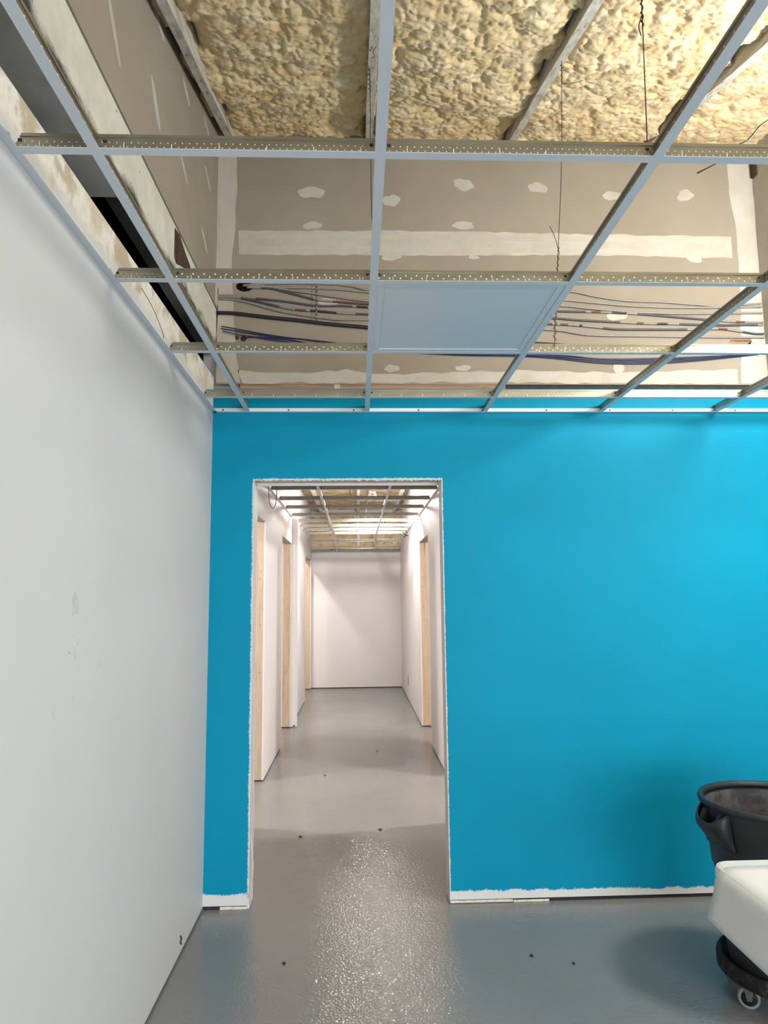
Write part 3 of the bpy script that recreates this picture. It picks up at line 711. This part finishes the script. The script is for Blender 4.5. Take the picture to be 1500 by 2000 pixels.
wire([(.058, y4, z4-.003), (.062, y4-.01, z4-.10), (.060, 2.50, 3.24), (.058, 2.40, 3.067), (.055, 2.20, 2.74), (.060, 2.06, 2.50), (.062, 2.045, 2.435)], 'dark hanger wire crossing behind the middle main tee',
     extra=[helix((.060, y4, z4-.008), (.060, y4-.03, z4-.14), 5, .006), [(.070, 2.30, 2.90), (.082, 2.28, 2.93), (.092, 2.27, 2.985)], [(.068, y4-.1, z4-.05), (.078, y4-.14, z4-.075), (.07, y4-.2, z4-.11), (.082, y4-.24, z4-.12)]])
o = MB().tube(spline([(-.545, 4.3, 2.95), (-.545, 4.3, 2.40), (-.548, 4.3, 2.12), (-.540, 4.3, 2.035), (-.522, 4.3, 2.008), (-.505, 4.3, 2.035), (-.498, 4.3, 2.13), (-.500, 4.3, 2.40), (-.500, 4.3, 2.95)], .015), .0022, 6).build('wire_loop', WIRE)
tag(o, 'thin wire loop dangling just inside the top of the opening', 'wire')
o = MB().tube(spline([(-.10, 9.0, 2.95), (-.06, 9.0, 2.60), (-.02, 9.0, 2.49), (.04, 9.0, 2.465), (.10, 9.0, 2.47), (.12, 9.0, 2.60), (.14, 9.0, 2.95)], .02), .006, 6).build('sagging_cable', BLKCABLE)
tag(o, 'dark cable sagging through the corridor grid', 'cable')
b = MB()
for a, c in (((.64, 9.80, 2.385), (.70, 9.80, 2.325)), ((.66, 9.80, 2.30), (.69, 9.80, 2.345)), ((.68, 9.80, 2.337), (.724, 9.80, 2.337))): b.tube([a, c], .006, 6)
o = b.build('cable_clip', BLKCABLE); tag(o, 'small black forked clip on the right corridor wall under the grid', 'clip')

# clamp work lamp in the corridor
STEEL = simple('spun_aluminium', (.45, .44, .42), .35, .9, .15)
lm = empty('work_lamp', (.19, 8.40, 2.71)); tag(lm, 'small metal clamp work lamp shining above the corridor grid', 'lamp')
prof = [(.020, .05), (.035, .04), (.060, -.035), (.0585, -.035), (.034, .038), (.019, .048)]
MB().lathe(prof, n=28).build('reflector', STEEL, lm)
MB().tube([(0, 0, .045), (0, 0, .11)], .017, 12).build('socket', BLKCABLE, lm)
MB().tube(spline([(0, 0, .11), (.03, .0, .14), (.05, 0, .19), (.04, 0, .24)], .03), .004, 6).build('cord', BLKCABLE, lm)
MB().box(-.03, .03, -.012, .012, .10, .13).build('clamp', BLKCABLE, lm)
m = M('lit_bulb', (1, 1, 1), .4); m.b.inputs['Emission Color'].default_value = (1, .93, .86, 1); m.b.inputs['Emission Strength'].default_value = 30
n_ = m.noise(5); m.color(m.ramp(n_, [(.3, (.95, .95, .9)), (.7, (1, 1, 1))])); BULB = m.m
bm = bmesh.new(); bmesh.ops.create_uvsphere(bm, u_segments=14, v_segments=8, radius=.024); me = bpy.data.meshes.new('bulb'); bm.to_mesh(me); bm.free(); me.materials.append(BULB)
o = bpy.data.objects.new('bulb', me); COL.objects.link(o); o.parent = lm; o.location = (0, 0, .005)

# ------------------------------------------------------------------ waste bin on its dolly
PLA = simple('dark_grey_plastic', (.014, .0165, .0185), .5, 0, .25, 14, bump=.08, bscale=200)
m = M('dusty_grey_plastic', rough=.65, spec=.3); g = m.noise(9, 6, .7)
m.color(m.ramp(g, [(.42, (.030, .031, .036)), (.62, (.10, .10, .098)), (.75, (.20, .195, .18))])); DUSTY = m.m
m = M('dusty_dolly_plastic', rough=.75, spec=.25); g = m.noise(26, 6, .7)
m.color(m.ramp(g, [(.50, (.009, .0085, .008)), (.74, (.075, .062, .046))])); DOLLY = m.m
BX, BY = 1.555, 2.655
bn = empty('waste_bin', (BX, BY, .105)); tag(bn, 'large dark grey round plastic bin with moulded handles', 'bin')
h = .585; R_ = .2655
def rad(z): return .192 + (.247-.192)*z/h
body = [(rad(0), 0)] + [(rad(z), z) for z in (.02, .15, .30, .338)] + [(rad(.345)+.005, .345), (rad(.45)+.005, .45), (R_-.008, h-.024), (R_-.006, h-.012)]
inner = [(R_-.013, h-.010), (R_-.017, h-.03), (rad(.40)-.005, .40), (rad(.2)-.005, .2), (rad(.02)-.006, .012), (0.001, .012), (0.001, 0)]
MB().lathe(body, n=64, closed=False).build('body', PLA, bn)
MB().lathe(inner, n=64, closed=False).build('lining', DUSTY, bn)
R = .2655
MB().lathe([(R-.020, h-.026), (R-.006, h-.022), (R, h-.019), (R+.0015, h-.008), (R-.003, h), (R-.010, h+.001), (R-.018, h-.004)], n=72).build('rim', PLA, bn)
for ang in (math.radians(186), math.radians(6)):
    ca, sa = math.cos(ang), math.sin(ang); b = MB()
    # hooded handle: bulging skirt below the rim
    nseg, nv = 14, 8
    grid = []
    for j in range(nv+1):
        t = j/nv
        row = []
        for i in range(nseg+1):
            s = -1+2*i/nseg; pr = math.sqrt(max(0, 1-abs(s)**2.6)); half = .085
            z0 = h-.020-.045*pr**2; z = z0+(h-.160-z0)*t
            tt = (h-.020-z)/.14; bulge = (.017+.045*math.sin(math.pi*min(1, tt)**.9)) * (1-tt**3)
            rr = rad(z)+.001 + max(0, bulge)*pr**.7
            tx = s*half
            row.append((ca*rr - sa*tx, sa*rr + ca*tx, z))
        grid.append(row)
    for row in grid: b.v += row
    W = nseg+1
    for j in range(nv):
        for i in range(nseg): b.f.append((j*W+i, j*W+i+1, (j+1)*W+i+1, (j+1)*W+i)); b.sm.append(True)
    hd = b.build('handle', PLA, bn); sd = hd.modifiers.new('solid', 'SOLIDIFY'); sd.thickness = .006; sd.offset = -1
    for s in (-.55, .55):
        g = MB(); tx = s*.085
        q = [(ca*(.247)-sa*tx, sa*(.247)+ca*tx, h-.03), (ca*(.263)-sa*tx, sa*(.263)+ca*tx, h-.03), (ca*(.292)-sa*tx*.9, sa*(.292)+ca*tx*.9, h-.075), (ca*(.247)-sa*tx, sa*(.247)+ca*tx, h-.11)]
        g.prism(q, (-sa*.012, ca*.012, 0)).build('handle_rib', PLA, bn)
# moulded panel line low on the drum
def arc(zz, a0, a1, r0, n=24): return [((rad(zz)+r0)*math.cos(a0+(a1-a0)*k/n), (rad(zz)+r0)*math.sin(a0+(a1-a0)*k/n), zz) for k in range(n+1)]
a0, a1 = math.radians(205), math.radians(300)
MB().tube([arc(.20, a0, a0+.01, .001)[0]] + arc(.318, a0, a1, .001) + [arc(.20, a1, a1+.01, .001)[0]], .004, 6).build('moulded_ridge', PLA, bn)
MB().box(-.012, .012, -.003, .003, -.012, .012).build('moulded_mark', GAP_SHADE_BITS, bn)
bpy.data.objects['moulded_mark'].location = ((rad(.45)+.006)*math.cos(math.radians(262)), (rad(.45)+.006)*math.sin(math.radians(262)), .455)

dl = empty('bin_dolly', (BX, BY, 0)); tag(dl, 'dusty black round dolly on casters under the bin', 'dolly')
MB().lathe([(.16, .085), (.225, .080), (.236, .090), (.236, .125), (.230, .135), (.218, .135), (.205, .104), (.16, .103)], n=64).build('ring', DOLLY, dl)
MB().lathe([(.001, .085), (.165, .085), (.165, .103), (.001, .103)], n=40, closed=False).build('deck', DOLLY, dl)
FORK = simple('dull_zinc_fork', (.10, .098, .092), .55, .5, .3)
RUB = simple('grey_rubber', (.17, .165, .155), .6, 0, .25, 40)
for k in range(5):
    a = math.radians([197, 138, 269, 341, 53][k]); cx, cy = .190*math.cos(a), .190*math.sin(a)
    c = empty('caster', (cx, cy, 0)); c.parent = dl; c.rotation_euler = (0, 0, [-.42, .6, 2.0, .9, .1][k])
    b = MB(); W = [(.0265, -.011), (.0345, -.012), (.037, -.006), (.037, .006), (.0345, .012), (.0265, .011)]
    b.lathe(W, n=28); b.v = [(x, z, y+.037) for x, y, z in b.v]; b.build('wheel', RUB, c)
    b = MB().lathe([(.001, -.009), (.0275, -.009), (.0275, .009), (.001, .009)], n=20, closed=False); b.v = [(x, z, y+.037) for x, y, z in b.v]; b.build('hub', DOLLY, c)
    b = MB()
    for s in (-1, 1): b.prism([(-.008, s*.0145, .030), (.008, s*.0145, .030), (.018, s*.0145, .084), (-.018, s*.0145, .084)], (0, s*.002, 0))
    b.box(-.018, .018, -.0165, .0165, .080, .084); b.tube([(0, -.018, .037), (0, .018, .037)], .004, 8); b.build('fork', FORK, c)

# ------------------------------------------------------------------ white folding table with paper over its end
TX, TYb, TZ = .935, 1.935, .742
tb = empty('folding_table', (TX+.9, TYb-.38, 0)); tag(tb, 'white plastic folding table with rounded corners beside the bin', 'table')
def rrect(x0, x1, y0, y1, r, n=8):
    o = []
    for cx, cy, a in ((x1-r, y1-r, 0), (x0+r, y1-r, 90), (x0+r, y0+r, 180), (x1-r, y0+r, 270)):
        for k in range(n+1): t = math.radians(a+90*k/n); o.append((cx+r*math.cos(t), cy+r*math.sin(t)))
    return o
TABLE = simple('white_table_plastic', (.62, .645, .635), .5, 0, .06, 9, bump=.1, bscale=240)
P = rrect(-.9, .93, -.38, .38, .05)
b = MB().prism([(x, y, TZ-.044) for x, y in P], (0, 0, .044)); b.build('tabletop', TABLE, tb, bevel=.013)
LEG = simple('grey_leg_steel', (.25, .25, .25), .45, .3, .1)
for sx in (-.62, .70):
    for sy in (-.28, .28):
        MB().tube([(sx, sy, TZ-.045), (sx, sy, .0)], .014, 10).build('leg', LEG, tb)
    MB().tube([(sx, -.28, .25), (sx, .28, .25)], .010, 8).build('leg_brace', LEG, tb)
# paper sheet: lies on the top, bends over the end, hangs and flares a little
prof = []
for x in np.linspace(.75, .034, 12): prof.append((TX+x, TZ+.0035))
for k in range(1, 9):
    t = math.radians(90*k/8); prof.append((TX+.030-.045*math.sin(t), TZ+.0035-.045*(1-math.cos(t))))
for k in range(1, 7): prof.append((TX-.015-.020*(k/6)**1.3, TZ-.0415-.084*k/6))
b = MB(); ny = 22; ys = np.linspace(1.22, 1.872, ny)
for j, y in enumerate(ys):
    for i, (x, z) in enumerate(prof):
        hang = max(0, (TZ-.03-z)/.1)
        b.v.append((x - .006*hang*math.sin(y*5.0), y + .012*hang*j/(ny-1), z + .0006*math.sin(y*9+i*.5)))
m_ = len(prof)
for j in range(ny-1):
    for i in range(m_-1): b.f.append((j*m_+i, j*m_+i+1, (j+1)*m_+i+1, (j+1)*m_+i)); b.sm.append(True)
PAPERW = simple('white_paper', (.66, .665, .665), .7, 0, .04, 7, bump=.12, bscale=18)
o = b.build('paper_sheet', PAPERW); sd = o.modifiers.new('solid', 'SOLIDIFY'); sd.thickness = .0009; sd.offset = 1
tag(o, 'white paper sheet draped over the end of the table', 'paper')

# crumbs of debris on the floor
DEB = simple('dark_debris', (.02, .018, .016), .8, 0, .3)
for i, (x, y, s) in enumerate([(.135, 4.60, .011), (.01, 2.33, .008), (-.28, 6.0, .010), (.18, 6.9, .010), (-.3, 3.0, .007), (.7, 3.0, .007), (.85, 2.93, .006), (-.36, 4.5, .010)]):
    poly = [(x+s*math.cos(k*1.047)*(1+.4*math.sin(i+k)), y+s*1.4*math.sin(k*1.047), .0002) for k in range(6)]
    o = MB().prism(poly, (0, 0, .004)).build('floor_crumb', DEB)
    tag(o, ['dark crumb on the corridor floor in the lit patch', 'dark leaf-like crumb on the floor in front of the opening', 'dark crumb on the left of the corridor floor', 'dark crumb far down the corridor floor', 'tiny dark speck on the floor left of the opening', 'tiny dark speck on the grey floor before the blue wall', 'tiny dark speck on the grey floor nearer the bin', 'small dark crumb left on the near corridor floor'][i], 'debris', 'crumbs of debris on the floor')
